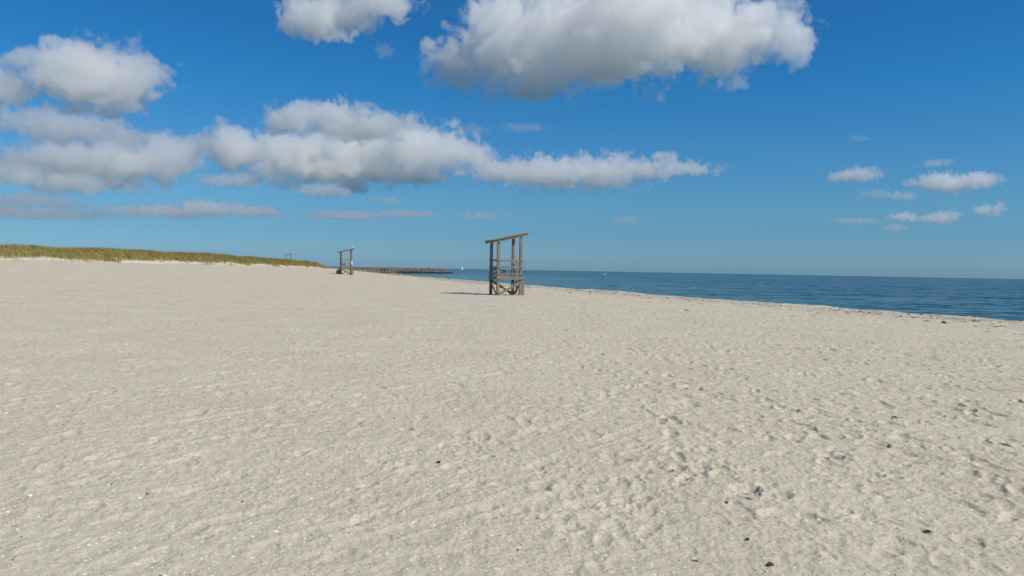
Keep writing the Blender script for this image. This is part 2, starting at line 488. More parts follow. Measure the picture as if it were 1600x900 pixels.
# ------------------------------------------------------------------ dune grass
m_grass, t, b = new_mat('dune_grass_blades', .7, .2)
tone = N(t, 'ShaderNodeAttribute', attribute_name='tone').outputs['Fac']
tcg = N(t, 'ShaderNodeNewGeometry').outputs['Position']
pn = noise(t, .12, tcg, 3, .6)
gc = mix(t, tone, (.20, .175, .042), (.40, .325, .115))
gc = mix(t, mathn(t, 'MULTIPLY', ramp(t, pn, .5, .7), .6), gc, (.36, .235, .08))
gc = mix(t, mathn(t, 'MULTIPLY', ramp(t, pn, .46, .3), .6), gc, (.18, .165, .036))
t.links.new(gc, b.inputs['Base Color'])
def grass(name, px_, py_, nb, hmin, hmax, wid, spread, tone_lo, tone_hi, mat):
    n = len(px_)
    PX = np.repeat(px_, nb) + rng.normal(0, spread, n * nb); PY = np.repeat(py_, nb) + rng.normal(0, spread, n * nb)
    PZ = terrain(PX, PY, False) - .03
    tuft = np.repeat(rng.uniform(.75, 1.15, n), nb)
    h = rng.uniform(hmin, hmax, n * nb) * tuft
    a = rng.uniform(0, 2 * np.pi, n * nb)
    lean = rng.uniform(.1, .75, n * nb) * h
    wx = rng.normal(-.12, .08, n * nb) * h
    wd = wid * rng.uniform(.6, 1.3, n * nb) * np.clip(PY / 130, .6, 1.3)
    pa = a + np.pi / 2 + rng.normal(0, .5, n * nb)
    dx, dy = np.cos(a), np.sin(a); ex, ey = np.cos(pa) * wd, np.sin(pa) * wd
    V = np.empty((n * nb, 5, 3))
    V[:, 0] = np.stack([PX - ex, PY - ey, PZ], 1); V[:, 1] = np.stack([PX + ex, PY + ey, PZ], 1)
    mxx, myy, mz = PX + dx * lean * .3 + wx * .4, PY + dy * lean * .3, PZ + h * .62
    V[:, 2] = np.stack([mxx + ex * .7, myy + ey * .7, mz], 1); V[:, 3] = np.stack([mxx - ex * .7, myy - ey * .7, mz], 1)
    V[:, 4] = np.stack([PX + dx * lean + wx, PY + dy * lean, PZ + h * rng.uniform(.85, 1.05, n * nb)], 1)
    base = np.arange(n * nb)[:, None] * 5
    Ft = np.concatenate([base + [0, 1, 2], base + [0, 2, 3], base + [3, 2, 4]], 0)
    tn = np.repeat(np.repeat(rng.uniform(tone_lo, tone_hi, n), nb) + rng.normal(0, .12, n * nb), 5)
    return mesh_np(name, V.reshape(-1, 3), Ft, mat, attrs=dict(tone=np.clip(tn, 0, 1)))
gx = rng.uniform(-67, -48.5, 62000); gy = rng.uniform(38, 330, 62000)
dmk = dune_mask(gx, gy)
patch = wide2.sample(gx, gy)
keep = rng.random(62000) < S(.05, .5, dmk + .11 * patch) * np.where(gx < -60, .55, 1.0)
dg = grass('dune_grass', gx[keep], gy[keep], 7, .34, .74, .018, .2, .15, .8, m_grass)
tag(dg, 'olive and straw coloured beach grass covering the dune on the left', 'grass', kind='stuff')
gx = rng.uniform(-64, -55.5, 2600); gy = 45 + 205 * rng.random(2600)
keep = (wide2.sample(gx + 31, gy) > 1.0) & (dune_mask(gx, gy) > .75)
m_shrub, t, b = new_mat('dune_shrub_leaf', .7, .2)
tone = N(t, 'ShaderNodeAttribute', attribute_name='tone').outputs['Fac']
t.links.new(mix(t, tone, (.075, .075, .03), (.19, .16, .07)), b.inputs['Base Color'])
ds = grass('dune_scrub', gx[keep], gy[keep], 14, .35, .68, .035, .28, .0, .9, m_shrub)
tag(ds, 'dark low scrub scattered along the ridge of the dune', 'scrub', kind='stuff')

# ------------------------------------------------------------------ lifeguard towers
m_wood, t, b = new_mat('weathered_timber', .85, .2)
tco = N(t, 'ShaderNodeTexCoord').outputs['Object']
oi = N(t, 'ShaderNodeObjectInfo').outputs['Random']
g1 = noise(t, 1.0, mapping(t, tco, (34, 34, 2.0)), 4, .6)
g2 = noise(t, 1.0, mapping(t, tco, (2.0, 34, 34)), 4, .6)
gg = mathn(t, 'MULTIPLY', mathn(t, 'ADD', g1, g2), .5)
blot = noise(t, 2.6, tco, 3, .6)
wc = mix(t, ramp(t, gg, .36, .64), (.135, .11, .083), (.30, .25, .192))
wc = mix(t, mathn(t, 'MULTIPLY', ramp(t, blot, .55, .72), .5), wc, (.17, .14, .11))
wc = mix(t, mathn(t, 'MULTIPLY', ramp(t, blot, .45, .32), .35), wc, (.37, .335, .28))
wc = mix(t, mathn(t, 'MULTIPLY', oi, .35), wc, (.26, .22, .175))
t.links.new(wc, b.inputs['Base Color'])
t.links.new(bump(t, gg, .01, .6), b.inputs['Normal'])
m_white, t, b = new_mat('white_painted_board', .6, .3)
t.links.new(mix(t, noise(t, 4, N(t, 'ShaderNodeTexCoord').outputs['Object'], 3), (.74, .73, .70), (.82, .81, .79)), b.inputs['Base Color'])
m_metal, t, b = new_mat('galvanised_rail', .5, .5)
b.inputs['Metallic'].default_value = .8
t.links.new(mix(t, noise(t, 30, N(t, 'ShaderNodeTexCoord').outputs['Object'], 3), (.10, .11, .12), (.2, .21, .22)), b.inputs['Base Color'])

def one_bar(name, parent, a, bq, w_, h_, mat=None, upv=(0, 0, 1), bevel=.006):
    bm = bmesh.new(); bar(bm, a, bq, w_, h_, upv, bevel)
    return bm_obj(name, bm, mat or m_wood, parent)
def make_tower(loc, rz):
    r = empty('lifeguard_tower', loc, rz)
    slope = .232
    zr = lambda x: 3.40 + slope * (x + .75)       # underside of the rafters
    ps = .17
    for x, y in ((-.75, -.82), (.75, -.82), (-.75, .82), (.75, .82)):
        one_bar('post', r, (x, y, -.35), (x, y, zr(x) + .06), ps, ps, upv=(0, 1, 0))
    # roof
    rf = empty('roof', (0, 0, 0)); rf.parent = r
    bm = bmesh.new()
    x0, x1 = -1.14, 1.18
    ny = 12
    L = math.hypot(x1 - x0, slope * (x1 - x0))
    yy = np.linspace(-1.06, 1.06, 8)
    for i in range(7):
        j = random.uniform(-.012, .012)
        za = zr(x0) + .185; zb = zr(x1) + .185
        bar(bm, (x0 + j, (yy[i] + yy[i + 1]) / 2, za), (x1 + j, (yy[i] + yy[i + 1]) / 2, zb), yy[i + 1] - yy[i] - .008, .035, bevel=.004)
    bpy.data.objects.remove(rf)
    rf = bm_obj('roof', bm, m_wood, r)
    for y in (-.955, .955):
        bm = bmesh.new(); bar(bm, (x0 + .03, y, zr(x0) + .085), (x1 - .03, y, zr(x1) + .085), .05, .158)
        bm_obj('rafter', bm, m_wood, rf)
    for x in (x0 + .005, x1 - .005):
        bm = bmesh.new(); bar(bm, (x, -.925, zr(x) + .095), (x, .925, zr(x) + .095), .045, .14)
        bm_obj('end_beam', bm, m_wood, rf)
    # rails: sea side front, back and land side; open towards the water
    for z in (1.37, 1.80, 2.24):
        for y in (-.928, .928):
            one_bar('rail', r, (-.86, y, z), (.86, y, z), .042, .10)
        one_bar('rail', r, (-.858, -.90, z + .004), (-.858, .90, z + .004), .042, .10)
    # deck with its rim
    for y in (-.93, .93):
        one_bar('deck_beam', r, (-.88, y, 1.11), (.9, y, 1.11), .046, .21)
    for x in (-.862, .862):
        one_bar('deck_beam', r, (x, -.90, 1.10), (x, .90, 1.10), .046, .20)
    bm = bmesh.new()
    xs = np.linspace(-.66, .66, 10)
    for i in range(9):
        bar(bm, ((xs[i] + xs[i + 1]) / 2, -.90, 1.19), ((xs[i] + xs[i + 1]) / 2, .90, 1.19), xs[i + 1] - xs[i] - .012, .036, bevel=.004)
    bm_obj('deck', bm, m_wood, r)
    # bench along the land side
    bm = bmesh.new()
    for k in range(3):
        bar(bm, (-.60 + k * .15, -.88, 1.655), (-.60 + k * .15, .88, 1.655), .138, .036, bevel=.004)
    be = bm_obj('bench', bm, m_wood, r)
    for y in (-.7, .7):
        bm = bmesh.new()
        bar(bm, (-.64, y, 1.612), (-.18, y, 1.612), .05, .045)
        bar(bm, (-.24, y, 1.21), (-.24, y, 1.59), .08, .05, (0, 1, 0))
        bar(bm, (-.62, y, 1.3), (-.28, y, 1.56), .04, .07)
        bm_obj('bracket', bm, m_wood, be)
    bm = bmesh.new()
    bar(bm, (-.655, -.74, 1.745), (-.655, .74, 1.745), .03, .13)
    bm_obj('backrest', bm, m_wood, be)
    # braces
    one_bar('brace', r, (-.74, -.932, .06), (.86, -.932, .93), .044, .15)
    one_bar('brace', r, (-.80, .932, .98), (.74, .932, .06), .044, .15)
    one_bar('brace', r, (-.858, .80, .98), (-.858, -.80, .10), .044, .13)
    one_bar('brace', r, (.858, -.80, .90), (.858, .80, .08), .044, .13)
    # ladder on the sea side
    la = one_bar('ladder', r, (.99, -.62, -.3), (.99, -.62, .93), .16, .10, upv=(0, 1, 0))
    bm = bmesh.new(); bar(bm, (.95, .62, -.3), (.95, .62, 2.2), .10, .09, (0, 1, 0)); bm_obj('stringer', bm, m_wood, la)
    for z in (.28, .58, .88):
        bm = bmesh.new(); bar(bm, (1.0, -.565, z), (.97, .57, z), .09, .036); bm_obj('rung', bm, m_wood, la)
    bm = bmesh.new()
    bmesh.ops.create_cone(bm, cap_ends=True, segments=8, radius1=.012, radius2=.012, depth=.62, matrix=Matrix.Translation((1.1, -.6, 1.92)))
    for z in (1.63, 2.215):
        bmesh.ops.create_cone(bm, cap_ends=True, segments=8, radius1=.012, radius2=.012, depth=.24, matrix=Matrix.Translation((.985, -.6, z)) @ Matrix.Rotation(R(90), 4, 'Y'))
    bm_obj('grab_rail', bm, m_metal, r)
    return r
def copy_tree(o, parent=None):
    c = o.copy(); C.objects.link(c)
    if parent is not None:
        c.parent = parent
    for ch in list(o.children):
        copy_tree(ch, c)
    return c
YAW = R(17.5)
def place_tower(o, x, y, Yd=None, lx=-.75, ly=-.82, z=None):
    """stand the tower so that its near land-side post meets the sand seen at x, y"""
    g = ground(x, y) if Yd is None else at(x, y, Yd)
    o.rotation_euler = (0, 0, YAW)
    ox = lx * math.cos(YAW) - ly * math.sin(YAW); oy = lx * math.sin(YAW) + ly * math.cos(YAW)
    X_, Y_ = g.x - ox, g.y - oy
    o.location = (X_, Y_, tz(X_, Y_, False) if z is None else z)
    return o
TG = 'lifeguard towers along the beach'
tower1 = make_tower((0, 0, 0), 0)
tag(tower1, 'nearest and largest of the grey timber lifeguard towers, standing before the sea', 'lifeguard tower', TG)
tower2 = copy_tree(tower1); tower3 = copy_tree(tower1)
tower2['label'] = 'middle timber lifeguard tower on the open sand right of the dune end'
tower3['label'] = 'farthest lifeguard tower, its roof and posts rising behind the grassy dune'
place_tower(tower1, 777.7, 461.4)
place_tower(tower2, 533.5, 429.2, 122)
place_tower(tower3, 447.0, 415.0, 268, z=1.72)
for tw in (tower2, tower3):
    bm = bmesh.new(); bar(bm, (.78, -.975, 1.5 if tw is tower2 else .95), (.78, -.975, 2.1 if tw is tower2 else 1.45), .17, .03, (0, 1, 0))
    p = bm_obj('notice_panel', bm, m_white, tw); p['label'] = 'white board fixed to the sea side post'

# ------------------------------------------------------------------ stones, weed, shells
def rock_mesh(name, seed, rough_=.28, sub=3, flat=.75):
    bm = bmesh.new()
    bmesh.ops.create_icosphere(bm, subdivisions=sub, radius=1)
    r_ = random.Random(seed)
    from mathutils import noise as mn
    off = Vector((r_.uniform(-50, 50), r_.uniform(-50, 50), r_.uniform(-50, 50)))
    cuts = [(Vector((r_.gauss(0, 1), r_.gauss(0, 1), r_.gauss(0, 1))).normalized(), r_.uniform(.55, .9)) for _ in range(9)]
    for v in bm.verts:
        p = v.co.copy()
        for nrm, dd in cuts:
            k = p.dot(nrm) - dd
            if k > 0: p -= nrm * k * .9
        p *= 1 + rough_ * .5 * mn.noise(p * 1.4 + off) + rough_ * .25 * mn.noise(p * 4 + off)
        p.z *= flat
        v.co = p
    me = bpy.data.meshes.new(name)
    bm.to_mesh(me); bm.free()
    return me
def rock_mat(name, c1, c2, wet=False):
    m, t, b = new_mat(name, .85, .25)
    tg = N(t, 'ShaderNodeNewGeometry').outputs['Position']
    oi = N(t, 'ShaderNodeObjectInfo').outputs['Random']
    n_ = noise(t, 1.6, tg, 5, .65)
    c = mix(t, ramp(t, n_, .35, .65), c1, c2)
    c = mix(t, mathn(t, 'MULTIPLY', oi, .45), c, tuple(x * .55 for x in c1))
    if wet:
        sp = N(t, 'ShaderNodeSeparateXYZ'); t.links.new(tg, sp.inputs[0])
        c = mix(t, ramp(t, sp.outputs[2], SEA + 1.0, SEA + .45), c, (.018, .017, .014))
    t.links.new(c, b.inputs['Base Color'])
    t.links.new(bump(t, noise(t, 7, tg, 5, .7), .06, .7), b.inputs['Normal'])
    return m
m_jet = rock_mat('jetty_granite', (.075, .06, .05), (.25, .21, .165), True)
m_core = rock_mat('jetty_core_stone', (.035, .03, .025), (.07, .06, .05), True)
m_root = rock_mat('beach_boulder_stone', (.17, .115, .09), (.36, .30, .24))
m_dark = rock_mat('dark_pebble_stone', (.03, .027, .024), (.075, .065, .055))
rocks = [rock_mesh('boulder', k, .34, 3, .8) for k in range(7)]
def inst(name, me, mat, loc, sc_, rot, parent=None):
    if len(me.materials) == 0: me.materials.append(mat)
    o = bpy.data.objects.new(name, me)
    o.location = loc; o.scale = sc_ if isinstance(sc_, tuple) else (sc_,) * 3; o.rotation_euler = rot
    return link(o, parent)
# rock jetty: runs out into the sea far down the beach
JP = [(-108, 372), (-96, 398), (-84, 428), (-70, 464), (-55, 502), (-43, 534)]
jl = np.array(JP); jd = np.concatenate([[0], np.cumsum(np.hypot(*np.diff(jl, axis=0).T))])
def jpt(u):
    return np.array([np.interp(u, jd, jl[:, 0]), np.interp(u, jd, jl[:, 1])])
JL = jd[-1]
jet = empty('rock_jetty', (-62, 484, SEA))
tag(jet, 'long low grey brown rock jetty reaching into the sea far down the beach', 'jetty')
rk = random.Random(11)
top = lambda u: float(np.interp(u, [0, 40, 75, JL - 14, JL], [-.3, .4, 1.0, 1.05, -.9]))
items = []
u = 30.0
while u < JL + 1.5:
    p = jpt(min(u, JL)); q = jpt(min(u + 1, JL)) - jpt(min(u + 1, JL) - 1)
    q = q / np.linalg.norm(q); nrm = np.array([q[1], -q[0]])            # towards the camera's side
    tp = top(u); H = tp - SEA
    for side, row in ((4.1, .12), (2.9, .46), (1.5, .80), (-.6, .86), (-2.6, .6)):
        if side > 3 or rk.random() < .95:
            x_, y_ = p + nrm * (side + rk.uniform(-.3, .3)) + q * rk.uniform(-.6, .6)
            sz = rk.uniform(.75, 1.25) * (.62 if H < 1.5 else 1)
            items.append((sz * (1.2 if side > 0 else .6), x_, y_, SEA + H * row + rk.uniform(-.18, .18), sz))
    u += 1.45
items.sort(reverse=True)
inv = Vector(jet.location)
for k, (_, x_, y_, z_, sz) in enumerate(items[:100]):
    me = rocks[k % 7]
    inst('boulder', me, m_jet, Vector((x_, y_, z_)) - inv, (sz * rk.uniform(.9, 1.25), sz * rk.uniform(.8, 1.1), sz * rk.uniform(.7, .95)), (rk.uniform(-.4, .4), rk.uniform(-.4, .4), rk.uniform(0, 6.3)), jet)
def merged(name, entries, meshes, mat, parent=None, smooth=False):
    Vs, Fs, base = [], [], 0
    cache = []
    for me in meshes:
        v = np.empty(len(me.vertices) * 3, np.float32); me.vertices.foreach_get('co', v)
        f = np.empty(len(me.loops), np.int32); me.loops.foreach_get('vertex_index', f)
        cache.append((v.reshape(-1, 3), f.reshape(-1, 3)))
    for k, loc, sc_, rot in entries:
        v, f = cache[k % len(cache)]
        Mx = np.array(__import__('mathutils').Euler(rot).to_matrix())
        Vs.append((v * np.array(sc_)) @ Mx.T + np.array(loc)); Fs.append(f + base); base += len(v)
    return mesh_np(name, np.vstack(Vs), np.vstack(Fs), mat, parent, smooth)
ent = [(k, Vector((x_, y_, z_)) - inv, (sz * rk.uniform(.9, 1.25), sz * rk.uniform(.8, 1.1), sz * rk.uniform(.7, .95)), (rk.uniform(-.4, .4), rk.uniform(-.4, .4), rk.uniform(0, 6.3))) for k, (_, x_, y_, z_, sz) in enumerate(items[100:])]
bf = merged('boulder_fill', ent, rocks, m_jet, jet); bf['kind'] = 'stuff'
# dark stone heart of the jetty
us = np.linspace(28, JL - 1, 60); Vc = []
for u in us:
    p = jpt(u); q = jpt(min(u + .5, JL)) - jpt(min(u + .5, JL) - 1); q = q / np.linalg.norm(q); nrm = np.array([q[1], -q[0]])
    tp = top(u) - .45
    for o_, z_ in ((4.2, SEA - 1.5), (3.8, SEA + .3), (1.4, max(tp, SEA - .4)), (-1.4, max(tp, SEA - .4)), (-4.2, SEA - 1.5)):
        xy = p + nrm * o_
        Vc.append((xy[0] - inv.x, xy[1] - inv.y, z_ - inv.z))
Fc = []
for i in range(len(us) - 1):
    for j in range(4):
        a_ = i * 5 + j; Fc.append((a_, a_ + 1, a_ + 6, a_ + 5))
core = mesh_np('core', Vc, Fc, m_core, jet)
# boulders strewn over the sand at the root of the jetty
rk = random.Random(5)
for k in range(70):
    px_ = rk.uniform(552, 618) if k > 12 else rk.uniform(600, 640); tpx = (px_ - 552) / 66
    py_ = 420.3 + .2 * tpx + rk.uniform(0, 1) ** 1.3 * (2.2 + 4.0 * max(0, tpx * .9))
    g = ground(px_, py_)
    sz = rk.uniform(.25, .8)
    o = inst('boulder', rocks[k % 7], m_jet, (g.x, g.y, g.z + sz * .25), (sz * 1.3, sz, sz * .8), (rk.uniform(-.3, .3), rk.uniform(-.3, .3), rk.uniform(0, 6.3)))
    o.material_slots[0].link = 'OBJECT'; o.material_slots[0].material = m_root
    tag(o, 'brown boulder strewn on the sand at the landward end of the rock jetty', 'boulder', 'boulders at the root of the jetty')

# seaweed: clumps of crossed leathery ribbons
m_weed, t, b = new_mat('dried_seaweed', .75, .3)
oi = N(t, 'ShaderNodeObjectInfo').outputs['Random']
wn_ = noise(t, 9, N(t, 'ShaderNodeTexCoord').outputs['Object'], 3)
t.links.new(mix(t, oi, mix(t, wn_, (.014, .012, .010), (.05, .038, .028)), mix(t, wn_, (.035, .025, .018), (.095, .068, .048))), b.inputs['Base Color'])
def weed_mesh(seed, n=34, hgt=.35):
    g = np.random.default_rng(seed)
    Vs, Fs = [], []
    for i in range(n):
        a = g.uniform(0, 2 * np.pi); r0_ = abs(g.normal(0, .35)); p = np.array([math.cos(a) * r0_, math.sin(a) * r0_, -.06])
        d_ = g.uniform(0, 2 * np.pi); L_ = g.uniform(.3, .9); wd = g.uniform(.04, .10)
        k = 6
        arch = g.uniform(.2, 1) * hgt
        base = len(Vs)
        for j in range(k):
            tt = j / (k - 1)
            q = p + np.array([math.cos(d_) * L_ * (tt - .3), math.sin(d_) * L_ * (tt - .3), math.sin(math.pi * min(1, tt * 1.02)) * arch])
            d_ += g.normal(0, .35)
            nx_, ny_ = -math.sin(d_), math.cos(d_)
            ww = wd * (1 - .7 * tt)
            tw = g.normal(0, .03)
            Vs += [q + np.array([nx_ * ww, ny_ * ww, tw]), q + np.array([0, 0, .035]), q + np.array([-nx_ * ww, -ny_ * ww, -tw])]
        for j in range(k - 1):
            for c_ in range(2):
                a_ = base + j * 3 + c_
                Fs += [(a_, a_ + 1, a_ + 4), (a_, a_ + 4, a_ + 3)]
    me = bpy.data.meshes.new('seaweed_clump')
    me.from_pydata([tuple(v) for v in Vs], [], Fs); me.update()
    return me
weeds = [weed_mesh(k, 30 + 4 * k) for k in range(5)]
bush = weed_mesh(77, 160, .95)
def weed(x, y, size, label, group=None, me=None, flat=.6):
    g = ground(x, y)
    o = inst('seaweed_clump', me or random.choice(weeds), m_weed, g, (size, size * random.uniform(.6, 1), size * flat), (0, 0, random.uniform(0, 6.3)))
    tag(o, label, 'seaweed', group)
    return o
pb = ground(528.2, 428.4)
o = inst('seaweed_clump', bush, m_weed, pb + Vector((0, .8, -.05)), (.62, .5, .9), (0, 0, 1)); tag(o, 'dark heap of seaweed against the foot of the middle tower', 'seaweed')
weed(818.6, 460.4, .14, 'small dark scrap of seaweed right of the nearest tower base')
weed(786, 461.8, .16, 'dark scrap of seaweed between the nearest tower front posts')
weed(1450, 829, .05, 'dark curl of seaweed low in the right foreground sand', flat=.8)
weed(1398, 652.5, .14, 'flat dark ribbon of seaweed lying alone at right middle distance', flat=.25)
weed(1086, 877, .028, 'dark scrap of seaweed left of the black pebble')
WG = 'seaweed clumps along the wrack line'
rk = random.Random(21)
crest_px = [(620, 427.5), (640, 431), (700, 435), (760, 441), (818, 445.7), (900, 452.5), (1000, 458.8), (1100, 466.8), (1200, 474.5), (1300, 482.5), (1400, 488.7), (1500, 495.7), (1600, 503.7)]
cpx = np.array(crest_px)
for k in range(230):
    x_ = 640 + 960 * rk.random() ** .8
    wband = np.interp(x_, [640, 800, 1200, 1600], [4, 7, 11, 15])
    y_ = np.interp(x_, cpx[:, 0], cpx[:, 1]) + .6 + wband * abs(rk.gauss(0, .55))
    g = ground(x_, y_)
    sz = rk.uniform(.07, .19) * (1 if rk.random() < .85 else 1.9) * np.interp(g.y, [40, 200], [1, 1.8])
    o = inst('seaweed_clump', weeds[k % 5], m_weed, g, (sz * 1.2, sz * .6, sz * rk.uniform(.2, .42)), (0, 0, rk.uniform(-.5, .5) + .4))
    tag(o, 'dark dried seaweed clump lying along the wrack line above the water', 'seaweed', WG)
SG = 'dark stones on the wrack line'
for x_, y_, sz in ((1358, 490.3, .17), (1420, 491.2, .13), (1439, 492.0, .13), (1474.5, 505.0, .2), (1427, 497, .1), (1220, 478, .14), (1297, 483, .12), (900, 453.6, .14), (921, 459, .12), (901, 455.5, .1)):
    g = ground(x_, y_)
    o = inst('stone', rock_mesh('stone', int(x_), .4, 2, .7), m_dark, g + Vector((0, 0, sz * .1)), (sz * .6, sz * .5, sz * .45), (0, 0, rk.uniform(0, 6)))
    tag(o, 'dark rounded stone sitting on the wrack line beside the sea', 'stone', SG)
g = at(1005, 453.6, 137)
o = inst('stone', rock_mesh('stone', 3, .3, 3, .6), m_dark, (g.x, g.y, SEA + .08), (.2, .15, .11), (0, 0, .1)); tag(o, 'small black rock poking out of the calm water near the shore', 'stone')
g = ground(1203.5, 884.5)
o = inst('stone', rock_mesh('stone', 9, .4, 3, .75), m_dark, g + Vector((0, 0, .008)), (.024, .019, .018), (0, 0, .2)); tag(o, 'black pebble lying low in the foreground sand right of centre', 'stone')
for x_, y_, sz, lb in ((685, 724, .018, 'dark brown pebble among the footprints at centre left'), (1168, 845.5, .014, 'tiny black pebble upper left of the larger black pebble'), (1135, 786, .014, 'tiny dark pebble at centre right of the foreground')):
    g = ground(x_, y_)
    o = inst('stone', rock_mesh('stone', int(x_), .4, 2, .7), m_dark, g + Vector((0, 0, sz * .4)), (sz * 1.2, sz, sz), (0, 0, 1)); tag(o, lb, 'stone')

# wrack: crumbs of weed, shell and grit nobody could count
m_wr = bpy.data.materials.new('wrack_crumbs'); m_wr.use_nodes = True
t = m_wr.node_tree; b = t.nodes['Principled BSDF']; b.inputs['Roughness'].default_value = .8
tone = N(t, 'ShaderNodeAttribute', attribute_name='tone').outputs['Fac']
rp = N(t, 'ShaderNodeValToRGB'); t.links.new(tone, rp.inputs[0])
rp.color_ramp.interpolation = 'CONSTANT'
for pos, c in ((0, (.045, .034, .027)), (.42, (.15, .095, .07)), (.68, (.24, .19, .155)), (.86, (.68, .66, .61))):
    if pos == 0: rp.color_ramp.elements[0].color = (*c, 1)
    else:
        e = rp.color_ramp.elements.new(pos); e.color = (*c, 1)
rp.color_ramp.elements[-1].position = .9
t.links.new(rp.outputs[0], b.inputs['Base Color'])
def flakes(name, X_, Y_, size, tones, mat, thick=.35, lift=.2):
    """small lumps: a squashed five sided pyramid each, all different"""
    n = len(X_)
    Z_ = terrain(X_, Y_)
    a0 = rng.uniform(0, 2 * np.pi, n)
    k = 5
    V = np.empty((n, k + 1, 3))
    el = rng.uniform(.45, 1.0, n)
    dirn = rng.uniform(0, np.pi, n)
    for j in range(k):
        a = a0 + j * 2 * np.pi / k + rng.normal(0, .2, n)
        r_ = size * rng.uniform(.6, 1.15, n)
        u_, v_ = np.cos(a) * r_, np.sin(a) * r_ * el
        V[:, j, 0] = X_ + u_ * np.cos(dirn) - v_ * np.sin(dirn)
        V[:, j, 1] = Y_ + u_ * np.sin(dirn) + v_ * np.cos(dirn)
        V[:, j, 2] = Z_ - size * .12 + rng.uniform(-.1, .22, n) * size * lift * 4
    V[:, k, 0] = X_ + rng.normal(0, .25, n) * size; V[:, k, 1] = Y_ + rng.normal(0, .25, n) * size
    V[:, k, 2] = Z_ + size * thick * rng.uniform(.6, 1.6, n)
    base = np.arange(n)[:, None] * (k + 1)
    Ft = np.concatenate([base + [j, (j + 1) % k, k] for j in range(k)], 0)
    return mesh_np(name, V.reshape(-1, 3), Ft, mat, attrs=dict(tone=np.repeat(tones, k + 1)))
n = 60000
Yw = 22 + 270 * rng.random(n) ** 1.7
sw = np.abs(rng.normal(0, 3.6, n)) + .1
sw = np.where(rng.random(n) < .35, rng.normal(5.2, .9, n), sw)
Yw[:20000] = 190 + 230 * rng.random(20000)                    # the tide line widens and reddens towards the jetty
sw[:20000] = rng.uniform(.2, 16, 20000) * np.interp(Yw[:20000], [190, 300, 420], [.3, .8, 1.2])
Xw = edge(Yw) - sw / .95
clus = fft_noise(1024, 256, .3, 2.4, .8, 14, 31)
cl = clus[((Yw) / .3).astype(int) % 1024, (sw / .3).astype(int) % 256]
kp = cl > rng.normal(.1, .6, n)
Xw, Yw = Xw[kp], Yw[kp]
wt = np.where(Yw > 200, rng.random(len(Xw)) * .8, rng.random(len(Xw)))
fl = flakes('seaweed_wrack', Xw, Yw, np.minimum(rng.gamma(2.2, .016, len(Xw)), .075) * np.interp(Yw, [40, 250], [1, 1.7]) * np.where(wt > .88, .45, 1), wt, m_wr)
tag(fl, 'brown crumbs of weed and shell strewn along the tide line', 'wrack', kind='stuff')

# shells
m_shell, t, b = new_mat('sun_bleached_shell', .45, .4)
oi = N(t, 'ShaderNodeObjectInfo').outputs['Random']
t.links.new(mix(t, oi, (.82, .80, .76), (.70, .65, .58)), b.inputs['Base Color'])
def shell_mesh(seed):
    g = np.random.default_rng(seed)
    nr_, na = 5, 13
    span = R(g.uniform(95, 150)); brk = g.uniform(.65, 1.0)
    Vs, Fs = [(0, 0, .05)], []
    for i in range(1, nr_ + 1):
        for j in range(na):
            a = -span / 2 + span * j / (na - 1)
            r_ = i / nr_ * (1 - .18 * (a / span * 2) ** 2) * (brk if (i == nr_ and j > na * .6) else 1)
            z = .34 * math.sin(math.pi * min(1, i / nr_ * .92)) + (.022 if j % 2 else -.022) * i / nr_
            Vs.append((r_ * math.cos(a) - .45, r_ * math.sin(a), z))
    Vs[0] = (-.45, 0, .05)
    for j in range(na - 1): Fs.append((0, 1 + j, 2 + j))
    for i in range(nr_ - 1):
        for j in range(na - 1):
            a_ = 1 + i * na + j
            Fs += [(a_, a_ + na, a_ + na + 1), (a_, a_ + na + 1, a_ + 1)]
    me = bpy.data.meshes.new('shell')
    me.from_pydata(Vs, [], Fs); me.update()
    me.materials.append(m_shell)
    return me
shells = [shell_mesh(k) for k in range(6)]
def sand_pos(n_, ymax_px=900, ymin_px=560, left=.5):
    out_ = []
    while len(out_) < n_:
        x_ = random.uniform(-20, 1620); y_ = random.uniform(ymin_px, ymax_px + 15)
        if random.random() < 1 - (1 - left) * x_ / 1600: out_.append((x_, y_))
    return out_
def quick_ground(x_, y_):
    d = ray(x_, y_); k = -1.65 / d.z
    for _ in range(3):
        zz = tz(d.x * k, k, True); k = (zz - EYE.z) / d.z
    return Vector((d.x * k, k, tz(d.x * k, k)))
o = None
for x_, y_, sz, lb in ((47, 775.5, .030, 'large pale scallop shell on the left foreground sand'), (23, 822, .022, 'white shell beside a dark scrap near the left edge of the foreground'), (515, 838, .018, 'white shell fragment low in the foreground left of centre'),
                       (842, 746.5, .022, 'bright white shell right of the footprint trail at centre'), (1001, 844, .018, 'white shell low in the foreground just right of centre'), (838, 893, .02, 'white shell at the bottom edge of the picture near centre')):
    g = quick_ground(x_, y_)
    o = inst('shell', shells[int(x_) % 6], m_shell, g + Vector((0, 0, sz * .05)), sz, (random.uniform(-.3, .3), random.uniform(-.3, .3), random.uniform(0, 6.3)))
    tag(o, lb, 'shell')
for k, (x_, y_) in enumerate(sand_pos(290, left=.35)):
    g = quick_ground(x_, y_)
    dd = g.length
    sz = random.choice((.0075, .009, .0105, .0135)) * min(2.0, max(1, dd / 7))
    o = inst('shell', shells[k % 6], m_shell, g + Vector((0, 0, sz * .1)), sz, (random.uniform(-.5, .5), random.uniform(-.5, .5), random.uniform(0, 6.3)))
    tag(o, 'small white shell fragment lying loose on the footprinted sand', 'shell', 'white shell fragments in the sand')
m_bits, t, b = new_mat('shell_grit', .6, .3)
tone = N(t, 'ShaderNodeAttribute', attribute_name='tone').outputs['Fac']
rp = N(t, 'ShaderNodeValToRGB'); t.links.new(tone, rp.inputs[0]); rp.color_ramp.interpolation = 'CONSTANT'
rp.color_ramp.elements[0].color = (.05, .042, .034, 1)
